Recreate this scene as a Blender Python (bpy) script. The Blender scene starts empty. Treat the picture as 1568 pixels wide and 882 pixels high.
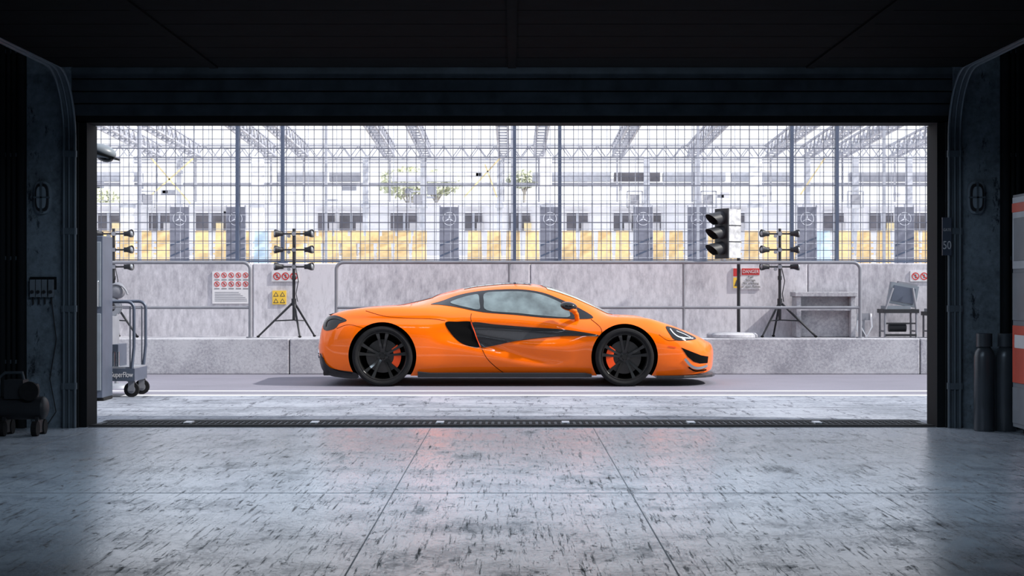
import bpy, bmesh, math, random
import numpy as np
from mathutils import Vector, Matrix
from mathutils.geometry import delaunay_2d_cdt
random.seed(7)
scene = bpy.context.scene
col = scene.collection
H = 1.085                       # eye height (m)
KK = 1920.0/1568.0/3100.0       # metres per measured unit per metre distance
def X(sx, d): return (sx-784.0)*KK*d
def Z(sy, d): return H-(sy-441.0)*KK*d

# ------------------------------------------------------------------ materials
def newmat(name):
    m = bpy.data.materials.new(name); m.use_nodes = True
    nt = m.node_tree; b = nt.nodes['Principled BSDF']
    return m, nt, b
def mat(name, c, rough=0.5, metal=0.0, var=0.12, scale=6.0, bump=0.0, coat=0.0, emit=None, estr=0.0, spec=0.5):
    m, nt, b = newmat(name)
    b.inputs['Roughness'].default_value = rough
    b.inputs['Specular IOR Level'].default_value = spec
    b.inputs['Metallic'].default_value = metal
    b.inputs['Coat Weight'].default_value = coat
    b.inputs['Coat Roughness'].default_value = 0.03
    tc = nt.nodes.new('ShaderNodeTexCoord')
    n = nt.nodes.new('ShaderNodeTexNoise'); n.inputs['Scale'].default_value = scale; n.inputs['Detail'].default_value = 6
    nt.links.new(tc.outputs['Object'], n.inputs['Vector'])
    r = nt.nodes.new('ShaderNodeValToRGB')
    r.color_ramp.elements[0].position = 0.3; r.color_ramp.elements[1].position = 0.7
    lo = [max(0, v*(1-var)) for v in c]; hi = [min(1, v*(1+var)) for v in c]
    r.color_ramp.elements[0].color = (*lo, 1); r.color_ramp.elements[1].color = (*hi, 1)
    nt.links.new(n.outputs['Fac'], r.inputs['Fac'])
    nt.links.new(r.outputs['Color'], b.inputs['Base Color'])
    if bump:
        bp = nt.nodes.new('ShaderNodeBump'); bp.inputs['Strength'].default_value = bump; bp.inputs['Distance'].default_value = 0.01
        nt.links.new(n.outputs['Fac'], bp.inputs['Height']); nt.links.new(bp.outputs['Normal'], b.inputs['Normal'])
    if emit:
        b.inputs['Emission Color'].default_value = (*emit, 1); b.inputs['Emission Strength'].default_value = estr
    return m

def concrete(name, light, dark, scales=(1.2, 14.0), stretch=(1, 1, 1), p0=0.35, p1=0.65, rough=(0.5, 0.8), bump=0.2, scratch=None, spec=0.5, sdark=(0.12, 0.13, 0.15)):
    """weathered concrete: big blotches + fine grain + optional dragged scratches"""
    m, nt, b = newmat(name); L = nt.links.new; N = nt.nodes.new
    b.inputs['Specular IOR Level'].default_value = spec
    tc = N('ShaderNodeTexCoord'); mp = N('ShaderNodeMapping'); mp.inputs['Scale'].default_value = stretch
    L(tc.outputs['Object'], mp.inputs['Vector'])
    n1 = N('ShaderNodeTexNoise'); n1.inputs['Scale'].default_value = scales[0]; n1.inputs['Detail'].default_value = 10; n1.inputs['Roughness'].default_value = 0.65
    n2 = N('ShaderNodeTexNoise'); n2.inputs['Scale'].default_value = scales[1]; n2.inputs['Detail'].default_value = 8; n2.inputs['Roughness'].default_value = 0.7
    L(mp.outputs[0], n1.inputs['Vector']); L(mp.outputs[0], n2.inputs['Vector'])
    a = N('ShaderNodeMath'); a.operation = 'MULTIPLY_ADD'; a.inputs[1].default_value = 0.55
    h = N('ShaderNodeMath'); h.operation = 'MULTIPLY'; h.inputs[1].default_value = 0.45
    L(n2.outputs['Fac'], h.inputs[0]); L(n1.outputs['Fac'], a.inputs[0]); L(h.outputs[0], a.inputs[2])
    fac = a.outputs[0]
    r = N('ShaderNodeValToRGB'); r.color_ramp.elements[0].position = p0; r.color_ramp.elements[1].position = p1
    r.color_ramp.elements[0].color = (*dark, 1); r.color_ramp.elements[1].color = (*light, 1)
    L(fac, r.inputs['Fac'])
    colr = r.outputs['Color']
    rr = N('ShaderNodeMapRange'); rr.inputs['From Min'].default_value = p0; rr.inputs['From Max'].default_value = p1
    rr.inputs['To Min'].default_value = rough[1]; rr.inputs['To Max'].default_value = rough[0]
    L(fac, rr.inputs['Value'])
    rough_out = rr.outputs[0]
    if scratch:
        for (sc, st, q0, q1, rot) in scratch:
            mp2 = N('ShaderNodeMapping'); mp2.inputs['Scale'].default_value = st; mp2.inputs['Rotation'].default_value = (0, 0, rot)
            L(tc.outputs['Object'], mp2.inputs['Vector'])
            n3 = N('ShaderNodeTexNoise'); n3.inputs['Scale'].default_value = sc; n3.inputs['Detail'].default_value = 12; n3.inputs['Roughness'].default_value = 0.8; n3.inputs['Distortion'].default_value = 0.15
            L(mp2.outputs[0], n3.inputs['Vector'])
            r3 = N('ShaderNodeValToRGB'); r3.color_ramp.elements[0].position = q0; r3.color_ramp.elements[1].position = q1
            r3.color_ramp.elements[0].color = (1, 1, 1, 1); r3.color_ramp.elements[1].color = (*sdark, 1)
            L(n3.outputs['Fac'], r3.inputs['Fac'])
            mx = N('ShaderNodeMix'); mx.data_type = 'RGBA'; mx.blend_type = 'MULTIPLY'; mx.inputs[0].default_value = 1.0
            L(colr, mx.inputs[6]); L(r3.outputs['Color'], mx.inputs[7]); colr = mx.outputs[2]
            sub = N('ShaderNodeMath'); sub.operation = 'MULTIPLY_ADD'; sub.inputs[1].default_value = -0.35
            ad = N('ShaderNodeMath'); ad.operation = 'ADD'; ad.inputs[1].default_value = 0.35
            L(r3.outputs['Color'], sub.inputs[0]); L(rough_out, ad.inputs[0]); L(ad.outputs[0], sub.inputs[2]); rough_out = sub.outputs[0]
    L(colr, b.inputs['Base Color']); L(rough_out, b.inputs['Roughness'])
    bp = N('ShaderNodeBump'); bp.inputs['Strength'].default_value = bump; bp.inputs['Distance'].default_value = 0.006
    L(n2.outputs['Fac'], bp.inputs['Height']); L(bp.outputs['Normal'], b.inputs['Normal'])
    return m

M = {}
M['floor'] = concrete('garage_floor_concrete', (0.66, 0.73, 0.82), (0.26, 0.30, 0.36), (2.6, 34), p0=0.41, p1=0.55, rough=(0.17, 0.32), bump=0.15, spec=0.9, sdark=(0.09, 0.095, 0.11),
                      scratch=[(0.9, (1.8, 0.7, 1), 0.53, 0.66, 0.0), (6.0, (6.0, 0.28, 1), 0.56, 0.60, 0.08), (6.4, (6.0, 0.28, 1), 0.565, 0.60, -0.10), (12.0, (1.0, 0.45, 1), 0.57, 0.61, 0.2)])
M['joint'] = mat('floor_joint_sealant', (0.16, 0.17, 0.19), 0.6)
M['apron'] = concrete('apron_concrete', (0.29, 0.31, 0.36), (0.135, 0.15, 0.18), (1.0, 22), p0=0.42, p1=0.56, rough=(0.5, 0.7), bump=0.2, sdark=(.25, .25, .28),
                      scratch=[(1.6, (0.8, 2.0, 1), 0.52, 0.66, 0.0), (3.4, (3, 0.4, 1), 0.55, 0.60, 0.1)])
M['asphalt'] = concrete('pit_lane_asphalt', (0.20, 0.192, 0.235), (0.14, 0.135, 0.165), (0.8, 60), rough=(0.6, 0.75), bump=0.3)
M['track'] = concrete('track_asphalt', (0.4, 0.4, 0.42), (0.3, 0.3, 0.32), (0.3, 20), rough=(0.7, 0.85), bump=0.1)
M['paint_white'] = concrete('lane_paint', (0.68, 0.69, 0.71), (0.40, 0.41, 0.45), (3, 20), p0=0.25, p1=0.45, rough=(0.5, 0.6), bump=0.05)
M['pitwall'] = concrete('pit_wall_concrete', (0.58, 0.565, 0.605), (0.30, 0.29, 0.325), (1.1, 20), stretch=(1, 1, 0.4), p0=0.38, p1=0.57, rough=(0.7, 0.9), bump=0.25, sdark=(.3, .3, .33),
                        scratch=[(3.0, (1.8, 1, 0.2), 0.54, 0.80, 0)])
M['kerb'] = concrete('kerb_concrete', (0.42, 0.42, 0.45), (0.23, 0.23, 0.26), (1.4, 30), p0=0.40, p1=0.56, rough=(0.7, 0.9), bump=0.35)
M['kerbtop'] = concrete('kerb_top_concrete', (0.12, 0.125, 0.14), (0.06, 0.065, 0.07), (1.4, 22))
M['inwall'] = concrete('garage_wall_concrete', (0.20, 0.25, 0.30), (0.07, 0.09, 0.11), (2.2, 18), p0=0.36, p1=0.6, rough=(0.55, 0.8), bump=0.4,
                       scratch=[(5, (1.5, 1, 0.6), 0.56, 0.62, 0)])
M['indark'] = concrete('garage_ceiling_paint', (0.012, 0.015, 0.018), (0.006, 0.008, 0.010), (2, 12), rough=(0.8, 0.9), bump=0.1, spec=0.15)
M['doorsteel'] = mat('door_slat_steel', (0.05, 0.062, 0.075), 0.6, 0.0, var=0.3, spec=0.3)
M['doorpanel'] = mat('door_panel_black', (0.003, 0.004, 0.005), 0.9, 0.0, var=0.3, spec=0.03)
M['frame'] = mat('door_frame_black', (0.008, 0.01, 0.012), 0.8, 0.0, spec=0.15)
M['track_metal'] = mat('door_track_galvanised', (0.10, 0.125, 0.15), 0.5, 0.4)
M['lampbody'] = mat('bulkhead_lamp_housing', (0.24, 0.29, 0.34), 0.45, 0.2)
M['blackplastic'] = mat('black_plastic', (0.018, 0.019, 0.023), 0.5, spec=.3)
M['rubber'] = mat('rubber', (0.011, 0.011, 0.012), 0.85, var=0.2, scale=30, spec=0.2)
M['greysteel'] = mat('painted_grey_steel', (0.22, 0.23, 0.26), 0.45, 0.2)
M['galv'] = mat('galvanised_rail', (0.19, 0.195, 0.22), 0.5, 0.2)
M['fence'] = mat('fence_wire', (0.10, 0.11, 0.15), 0.5, 0.0)
M['fencepost'] = mat('fence_post_paint', (0.06, 0.08, 0.13), 0.5, 0.0)
M['white'] = mat('white_paint', (0.78, 0.79, 0.82), 0.5, var=0.05)
M['siggrey'] = mat('signal_housing_grey', (0.50, 0.51, 0.53), 0.5, var=0.4, scale=14)
M['standwhite'] = mat('stand_white_steel', (0.92, 0.92, 0.95), 0.6, var=0.04)  # haze is put into the pale colours of the grandstand materials
M['standgrey'] = mat('stand_grey_steel', (0.50, 0.52, 0.58), 0.6, var=0.12)
M['truss'] = mat('truss_steel', (0.36, 0.37, 0.42), 0.6, var=0.1)
M['seat'] = mat('tan_seat_plastic', (0.80, 0.60, 0.32), 0.5, var=0.12)
M['seatblue'] = mat('pale_blue_seat_plastic', (0.56, 0.72, 0.86), 0.5, var=0.1)
M['window'] = mat('dark_window', (0.13, 0.125, 0.145), 0.3, var=0.3, scale=2)
M['banner'] = mat('banner_fabric', (0.17, 0.175, 0.22), 0.7, var=0.2)
M['silver'] = mat('silver_print', (0.58, 0.59, 0.65), 0.4)
M['signwhite'] = mat('sign_white', (0.62, 0.61, 0.63), 0.5, var=0.05)
M['signred'] = mat('sign_red', (0.50, 0.03, 0.03), 0.5)
M['signyellow'] = mat('sign_yellow', (0.75, 0.48, 0.05), 0.5)
M['signblack'] = mat('sign_ink', (0.05, 0.05, 0.055), 0.5)
M['leaf'] = mat('leaves', (0.68, 0.70, 0.52), 0.7, var=0.25, scale=1.5)
M['bark'] = mat('bark', (0.5, 0.46, 0.4), 0.9)
M['yellow'] = mat('yellow_steel', (0.9, 0.74, 0.42), 0.6)
M['lens'] = mat('lamp_lens', (0.25, 0.27, 0.3), 0.12)
M['greenlens'] = mat('signal_lens_green', (0.10, 0.13, 0.10), 0.1)
M['orange'] = mat('orange_car_paint', (0.95, 0.150, 0.001), 0.30, 0.0, var=0.02, coat=0.8, spec=0.1)
M['carbon'] = mat('carbon_fibre', (0.014, 0.014, 0.016), 0.35, var=0.5, scale=200, coat=0.25, spec=0.3)
M['gloss_black'] = mat('gloss_black', (0.006, 0.006, 0.007), 0.12, coat=0.4, spec=.3)
M['carglass'] = mat('car_glass', (0.10, 0.13, 0.135), 0.04, var=0.45, scale=7, coat=0.8)
M['windscreen'] = mat('windscreen_glass', (0.30, 0.34, 0.22), 0.04, var=0.3, scale=3, coat=1.0)
M['rim'] = mat('wheel_black_alloy', (0.016, 0.0155, 0.015), 0.3, 0.2, coat=0.3, spec=.3)
M['disc'] = mat('brake_disc', (0.07, 0.066, 0.063), 0.35, 0.9)
M['caliper'] = mat('brake_caliper_orange', (0.80, 0.07, 0.005), 0.3)
M['arch'] = mat('wheel_arch_liner', (0.004, 0.004, 0.004), 0.9, spec=0.05)
M['led'] = mat('headlamp_led', (0.50, 0.53, 0.56), 0.15)
M['chrome'] = mat('chrome', (0.55, 0.57, 0.6), 0.15, 1.0)
M['cabinet'] = mat('cabinet_enamel', (0.16, 0.185, 0.215), 0.4)
M['cabinetlight'] = mat('cabinet_light_enamel', (0.40, 0.44, 0.49), 0.4)
M['cart'] = mat('cart_blue_grey_steel', (0.07, 0.085, 0.12), 0.4, 0.2)
M['cyl'] = mat('gas_cylinder_paint', (0.05, 0.058, 0.07), 0.35, 0.3)
M['redpanel'] = mat('red_panel', (0.55, 0.06, 0.03), 0.4)
M['fillglow'] = mat('fill_tube', (0.8, 0.85, 0.9), 0.4, emit=(0.8, 0.9, 1.0), estr=1.5)  # glowing tubes of the added fill fixtures

# ------------------------------------------------------------------ mesh builder
class B:
    def __init__(s): s.v = []; s.f = []; s.m = []; s.sm = []; s.mats = []
    def mi(s, k):
        if k not in s.mats: s.mats.append(k)
        return s.mats.index(k)
    def add(s, vs, fs, k, smooth=False):
        o = len(s.v); s.v += [tuple(v) for v in vs]; i = s.mi(k)
        for f in fs: s.f.append([a+o for a in f]); s.m.append(i); s.sm.append(smooth)
    def box(s, c, sz, k, rot=None):
        c = Vector(c); hx, hy, hz = sz[0]/2, sz[1]/2, sz[2]/2
        vs = [Vector((x*hx, y*hy, z*hz)) for x in (-1, 1) for y in (-1, 1) for z in (-1, 1)]
        if rot is not None: vs = [rot @ v for v in vs]
        s.add([v+c for v in vs], [(0, 1, 3, 2), (4, 6, 7, 5), (0, 4, 5, 1), (2, 3, 7, 6), (0, 2, 6, 4), (1, 5, 7, 3)], k)
    def b2(s, x0, x1, y0, y1, z0, z1, k): s.box(((x0+x1)/2, (y0+y1)/2, (z0+z1)/2), (abs(x1-x0), abs(y1-y0), abs(z1-z0)), k)
    def beam(s, p, q, w, k, h=None):
        p = Vector(p); q = Vector(q); d = q-p
        rot = d.to_track_quat('Y', 'Z').to_matrix()
        s.box((p+q)/2, (w, d.length, h or w), k, rot)
    def cyl(s, p, q, r, k, r2=None, seg=16, caps=True):
        p = Vector(p); q = Vector(q); r2 = r if r2 is None else r2
        d = (q-p).normalized(); u = d.orthogonal().normalized(); w = d.cross(u)
        vs = []
        for c, rr in ((p, r), (q, r2)):
            for i in range(seg):
                a = 2*math.pi*i/seg; vs.append(c+(u*math.cos(a)+w*math.sin(a))*rr)
        fs = [(i, (i+1) % seg, seg+(i+1) % seg, seg+i) for i in range(seg)]
        s.add(vs, fs, k, True)
        if caps:
            s.add(vs, [tuple(range(seg))[::-1], tuple(range(seg, 2*seg))], k)
    def tube(s, pts, r, k, seg=10):
        pts = [Vector(p) for p in pts]; n = len(pts); vs = []
        t0 = (pts[1]-pts[0]).normalized(); u = t0.orthogonal().normalized()
        for i, p in enumerate(pts):
            t = (pts[min(i+1, n-1)]-pts[max(i-1, 0)]).normalized()
            u = (u-t*u.dot(t)).normalized(); w = t.cross(u)
            for j in range(seg):
                a = 2*math.pi*j/seg; vs.append(p+(u*math.cos(a)+w*math.sin(a))*r)
        fs = [(i*seg+j, i*seg+(j+1) % seg, (i+1)*seg+(j+1) % seg, (i+1)*seg+j) for i in range(n-1) for j in range(seg)]
        s.add(vs, fs, k, True)
        s.add(vs, [tuple(range(seg))[::-1], tuple(range((n-1)*seg, n*seg))], k)
    def lathe(s, prof, o, ax, k, seg=48):
        o = Vector(o); ax = Vector(ax).normalized(); u = ax.orthogonal().normalized(); w = ax.cross(u); vs = []
        for r, h in prof:
            for i in range(seg):
                a = 2*math.pi*i/seg; vs.append(o+ax*h+(u*math.cos(a)+w*math.sin(a))*r)
        s.add(vs, [(j*seg+i, j*seg+(i+1) % seg, (j+1)*seg+(i+1) % seg, (j+1)*seg+i) for j in range(len(prof)-1) for i in range(seg)], k, True)
    def ell(s, c, r, k, seg=20, rings=12, rot=None):
        c = Vector(c); vs = []
        for j in range(rings+1):
            t = math.pi*j/rings
            for i in range(seg):
                a = 2*math.pi*i/seg
                v = Vector((r[0]*math.sin(t)*math.cos(a), r[1]*math.sin(t)*math.sin(a), r[2]*math.cos(t)))
                if rot is not None: v = rot @ v
                vs.append(c+v)
        fs = [(j*seg+i, (j+1)*seg+i, (j+1)*seg+(i+1) % seg, j*seg+(i+1) % seg) for j in range(rings) for i in range(seg)]
        s.add(vs, fs, k, True)
    def prism(s, pts, ext, k):
        n = len(pts); e = Vector(ext); a = [Vector(p) for p in pts]; vs = a+[p+e for p in a]
        s.add(vs, [tuple(range(n)), tuple(range(2*n-1, n-1, -1))]+[(i, n+i, n+(i+1) % n, (i+1) % n) for i in range(n)], k)
    def ring(s, c, ro, ri, k, y, seg=20):
        vs = []
        for r in (ro, ri):
            for i in range(seg):
                a = 2*math.pi*i/seg; vs.append((c[0]+r*math.cos(a), y, c[1]+r*math.sin(a)))
        s.add(vs, [(i, (i+1) % seg, seg+(i+1) % seg, seg+i) for i in range(seg)], k)
    def make(s, name, parent=None, bevel=0.0, origin=None, angle=38):
        me = bpy.data.meshes.new(name)
        V = s.v
        if origin is None and parent is None:
            xs = [v[0] for v in V]; ys = [v[1] for v in V]; zs = [v[2] for v in V]
            origin = ((min(xs)+max(xs))/2, (min(ys)+max(ys))/2, min(zs))
        if parent is not None and origin is None: origin = (0, 0, 0)
        o = origin
        me.from_pydata([(v[0]-o[0], v[1]-o[1], v[2]-o[2]) for v in V], [], s.f)
        for k in s.mats: me.materials.append(M[k])
        for p, mi, sm in zip(me.polygons, s.m, s.sm): p.material_index = mi; p.use_smooth = sm
        bm = bmesh.new(); bm.from_mesh(me)
        bmesh.ops.remove_doubles(bm, verts=bm.verts, dist=1e-6)
        bmesh.ops.recalc_face_normals(bm, faces=bm.faces)
        for e in bm.edges:
            if len(e.link_faces) == 2 and e.calc_face_angle(0) > math.radians(angle): e.smooth = False
        bm.to_mesh(me); bm.free(); me.update()
        ob = bpy.data.objects.new(name, me); ob.location = o; col.objects.link(ob)
        if parent is not None:
            ob.parent = parent; ob.matrix_parent_inverse = Matrix.Translation(-parent.location)
        if bevel:
            md = ob.modifiers.new('bevel', 'BEVEL'); md.width = bevel; md.segments = 2; md.limit_method = 'ANGLE'
        return ob
def empty(name, loc):
    e = bpy.data.objects.new(name, None); e.location = loc; e.empty_display_size = 0.2; col.objects.link(e); return e
def text(body, size, loc, k, parent, name, ext=0.001, rot=(math.pi/2, 0, 0), sx=1.0):
    c = bpy.data.curves.new(name, 'FONT'); c.body = body; c.size = size; c.extrude = ext; c.align_x = 'CENTER'; c.align_y = 'CENTER'
    c.materials.append(M[k]); o = bpy.data.objects.new(name, c); o.location = loc; o.rotation_euler = rot; o.scale = (sx, 1, 1); col.objects.link(o)
    if parent is not None:
        o.parent = parent; o.matrix_parent_inverse = Matrix.Translation(-parent.location)
    return o
def arc_pts(c, r, a0, a1, n, fixed=0):
    out = []
    for i in range(n+1):
        a = a0+(a1-a0)*i/n
        out.append((c[0]+r*math.cos(a), fixed, c[1]+r*math.sin(a)))
    return out

# ------------------------------------------------------------------ ground and room shell
DT = 12.84
b = B(); b.b2(-5, 5, -3, 13.16, -0.2, 0, 'floor')
for x in (-3.25, -0.63, 0.63, 3.25): b.b2(x-0.003, x+0.003, -3, 12.8, -0.001, 0.0012, 'joint')
for y in (8.75, 4.4): b.b2(-5, 5, y-0.005, y+0.005, -0.001, 0.0012, 'joint')
b.make('floor', origin=(0, 0, 0))
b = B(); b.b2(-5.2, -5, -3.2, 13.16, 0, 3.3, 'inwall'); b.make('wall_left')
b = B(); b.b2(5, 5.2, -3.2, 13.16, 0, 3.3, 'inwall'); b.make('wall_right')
b = B(); b.b2(-5.2, 5.2, -3.2, -3, 0, 3.3, 'inwall'); b.make('wall_back')
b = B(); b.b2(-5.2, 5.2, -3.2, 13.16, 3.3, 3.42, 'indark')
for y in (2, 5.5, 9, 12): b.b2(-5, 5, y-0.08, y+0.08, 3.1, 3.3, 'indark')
b.make('ceiling')
b = B()
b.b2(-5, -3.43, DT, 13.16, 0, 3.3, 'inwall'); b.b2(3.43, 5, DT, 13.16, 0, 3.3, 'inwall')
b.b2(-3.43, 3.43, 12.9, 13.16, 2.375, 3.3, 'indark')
for i in range(9): b.b2(-3.43, 3.43, 12.875, 12.905, 2.43+i*0.096, 2.43+i*0.096+0.085, 'doorsteel')
b.make('wall_front', origin=(0, 0, 0))
for s in (-1, 1):
    b = B()
    b.b2(s*3.312, s*3.37, 12.88, 13.2, 0, 2.375, 'frame')
    b.b2(s*3.37, s*3.43, 12.84, 13.1, 0, 2.375, 'frame')
    b.make('door_frame', bevel=0.004)
    b = B(); x = s*3.385
    for off, r in ((0, 0.012), (s*0.045, 0.009), (s*0.085, 0.012)):
        pts = [(x+off, 12.80, 0.0), (x+off, 12.80, 2.25)]
        for i in range(1, 11):
            a = math.pi/2*i/10
            pts.append((x+off, 12.80-0.5*(1-math.cos(a)), 2.25+0.5*math.sin(a)))
        pts.append((x+off, 9.2, 2.76)); b.tube(pts, r, 'track_metal', 8)
    pl = [(12.8, 0), (12.8, 2.25)]+[(12.80-0.5*(1-math.cos(math.pi/2*i/10)), 2.25+0.5*math.sin(math.pi/2*i/10)) for i in range(1, 11)]+[(9.2, 2.76)]
    for (y0, z0), (y1, z1) in zip(pl[:-1], pl[1:]):
        b.add([(x, y0+0.01, z0), (x+s*0.085, y0+0.01, z0), (x+s*0.085, y1+0.01, z1), (x, y1+0.01, z1)], [(0, 1, 2, 3)], 'track_metal')
    for zz in (0.3, 0.9, 1.5, 2.1): b.b2(x-s*0.01, x+s*0.1, 12.79, 12.838, zz, zz+0.05, 'track_metal')
    b.make('door_track')
b = B()
for i in range(6): b.b2(-3.34, 3.34, 9.25+i*0.5, 9.25+i*0.5+0.485, 2.72, 2.77, 'doorpanel')
for x in (-2.2, 0, 2.2): b.b2(x-0.03, x+0.03, 9.25, 12.2, 2.705, 2.72, 'doorpanel')
b.make('garage_door')
b = B()
b.b2(-3.30, 3.30, 12.86, 13.62, -0.02, 0.004, 'kerbtop')
b.b2(-3.30, 3.30, 12.90, 13.05, 0.0, 0.012, 'frame'); b.b2(-3.30, 3.30, 13.34, 13.46, 0.0, 0.01, 'frame')
b.b2(-3.30, 3.30, 13.05, 13.34, 0.0, 0.008, 'doorsteel')
for i in range(130): b.b2(-3.24+i*0.05, -3.215+i*0.05, 13.06, 13.33, 0.0, 0.013, 'frame')
for sx in (289, 482, 674, 866, 1058, 1251):
    x = X(sx, 13.2); b.b2(x-0.03, x+0.03, 13.12, 13.28, 0.0, 0.018, 'white')
b.make('threshold_drain')

b = B()
b.b2(-40, 40, 16.75, 20.9, -0.3, 0, 'asphalt')
b.b2(-40, 40, 13.16, 16.75, -0.3, 0.0, 'apron')
b.b2(-40, 40, 16.62, 16.78, -0.1, 0.003, 'paint_white'); b.b2(-40, 40, 17.34, 17.46, -0.1, 0.003, 'paint_white')
b.b2(-40, 40, 15.0, 15.015, -0.1, 0.0015, 'joint')
b.make('pit_lane_ground', origin=(0, 0, 0))
b = B(); b.b2(-90, 90, 20.9, 140, -0.3, -0.01, 'track'); b.make('track_ground', origin=(0, 0, 0))

# ------------------------------------------------------------------ pit wall, rails, fence
ZL = Z(518, 20.76); ZT = Z(403, 21.6)
b = B()
xs = [-30]+[X(v, 20.76) for v in (-420, 12, 443, 925, 1409, 1900)]+[30]
for a, c in zip(xs[:-1], xs[1:]): b.b2(a+0.006, c-0.006, 20.76, 21.62, 0, ZL-0.004, 'kerb')
b.b2(-30, 30, 20.79, 21.62, 0, ZL-0.03, 'signblack')
b.make('pit_wall_plinth', bevel=0.012)
b = B()
xs = [-30, X(-40, 21.6), X(387, 21.6), X(812, 21.6), X(1237, 21.6), X(1660, 21.6), 30]
for a, c in zip(xs[:-1], xs[1:]): b.b2(a+0.004, c-0.004, 21.6, 21.95, 0, ZT, 'pitwall')
b.b2(-30, 30, 21.63, 21.92, 0, ZT-0.02, 'kerb')
b.make('pit_wall', bevel=0.015)
DR = 21.0
def rail(x0, x1, posts, nm, open_left=False, open_right=False):
    b = B(); zt = Z(402, DR); zm = Z(471, DR); r = 0.022; R = 0.09
    pts = []
    if not open_left: pts += [(x0, DR, ZL)]+arc_pts((x0+R, zt-R), R, math.pi, math.pi/2, 6, fixed=DR)
    else: pts += [(x0, DR, zt)]
    if not open_right: pts += arc_pts((x1-R, zt-R), R, math.pi/2, 0, 6, fixed=DR)+[(x1, DR, ZL)]
    else: pts += [(x1, DR, zt)]
    b.tube(pts, r, 'galv')
    b.tube([(x0, DR, zm), (x1, DR, zm)], 0.019, 'galv')
    for p in posts: b.cyl((p, DR, ZL), (p, DR, zt), 0.018, 'galv')
    for p in posts+[x0]*(not open_left)+[x1]*(not open_right): b.cyl((p, DR, ZL-0.004), (p, DR, ZL+0.012), 0.05, 'galv')
    return b.make(nm)
rail(-12, X(383, DR), [-10, -7.8, -5.6, X(142, DR)-0.3], 'guard_rail', open_left=True)
rail(X(515, DR), X(1317, DR), [X(780, DR), X(1047, DR)], 'guard_rail')
rail(X(1480, DR), 12, [8, 10], 'guard_rail', open_right=True)

DF = 21.78
b = B(); x0, x1, zt = -12.0, 12.0, 4.4; pitch = 0.122
n = int((x1-x0)/pitch)
for i in range(n+1):
    x = x0+i*pitch; w = 0.0085
    b.b2(x-w/2, x+w/2, DF-w/2, DF+w/2, ZT-0.05, zt, 'fence')
i = 0; z = ZT+0.05
while z < zt:
    w = 0.012 if i % 4 == 0 else 0.008
    b.b2(x0, x1, DF-0.012-w/2, DF-0.012+w/2, z-w/2, z+w/2, 'fence'); z += pitch; i += 1
pp = X(857, DF)-X(433, DF)
for base in (433, 364):
    for j in range(-3, 5):
        x = X(base, DF)+pp*j
        if -12 < x < 12:
            b.b2(x-0.022, x+0.022, DF-0.05, DF+0.03, ZT-0.3, zt, 'fencepost')
            b.b2(x-0.06, x+0.06, DF-0.06, DF+0.05, ZT-0.0, ZT+0.02, 'fencepost')
b.b2(x0, x1, DF-0.03, DF+0.02, ZT+0.015, ZT+0.04, 'fencepost')
b.make('catch_fence')
b = B(); df2 = 40.0
for i in range(105): 
    x = -18+i*0.344; b.b2(x-0.007, x+0.007, df2-0.006, df2+0.006, 0, 5.6, 'truss')
for i in range(17): b.b2(-18, 18, df2-0.02, df2-0.008, 0.1+i*0.344-0.007, 0.1+i*0.344+0.007, 'truss')
for i in range(9): b.b2(-18.03+i*4.5, -17.97+i*4.5, df2-0.05, df2+0.05, -0.01, 5.65, 'truss')
b.make('debris_fence')

# ------------------------------------------------------------------ grandstand
b = B(); GX = 26
b.b2(-GX, GX, 46.9, 47.1, -0.01, 1.75, 'standwhite')
for i in range(5): b.b2(-GX, GX, 47.4+i*1.1, 48.5+i*1.1+ (0 if i<4 else 6), -0.01, 1.3+i*0.2, 'standwhite')
wz0, wz1 = 2.1, Z(316, 57)
b.b2(-GX, GX, 57.4, 57.7, wz0, wz1, 'standwhite')
b.b2(-GX, GX, 56.9, 57.75, wz1, wz1+0.12, 'standwhite')
for a, c in ((150, 182), (226, 262), (300, 345), (345, 372), (487, 512), (520, 556), (598, 640), (712, 738), (780, 812), (868, 900), (940, 962), (968, 1012), (1100, 1140), (1262, 1292), (1332, 1368), (1400, 1440), (60, 110), (1480, 1540)):
    xa, xb = X(a, 57.3), X(c, 57.3)
    b.b2(xa, xb, 57.3, 57.42, Z(353, 57.3), Z(327, 57.3), 'window')
    b.b2(xa-0.05, xb+0.05, 57.25, 57.42, Z(327, 57.3), Z(324, 57.3), 'standwhite')
    b.b2((xa+xb)/2-0.04, (xa+xb)/2+0.04, 57.26, 57.42, Z(353, 57.3), Z(327, 57.3), 'standgrey')
    xm = xa+(xb-xa)*0.7; b.b2(xm, xm+0.25, 57.2, 57.4, Z(353, 57.3), Z(340, 57.3), 'yellow' if (a % 3 == 0) else 'signwhite')
for a, c, k in ((-200, 160, 'standgrey'), (160, 218, 'standgrey'), (425, 500, 'standgrey'), (505, 552, 'truss'), (600, 700, 'standwhite'), (815, 935, 'standgrey'), (940, 1010, 'window'), (1015, 1110, 'standgrey'), (1120, 1210, 'standgrey'), (1300, 1418, 'truss'), (1418, 1800, 'standgrey')):
    b.b2(X(a, 56.5), X(c, 56.5), 56.3, 56.7, Z(278, 56.5), Z(265, 56.5), k)
b.b2(-GX, GX, 56.4, 56.6, Z(283, 56.5), Z(280, 56.5), 'truss')
b.b2(-GX, GX, 56.4, 56.6, Z(250, 56.5), Z(248, 56.5), 'truss')
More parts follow.
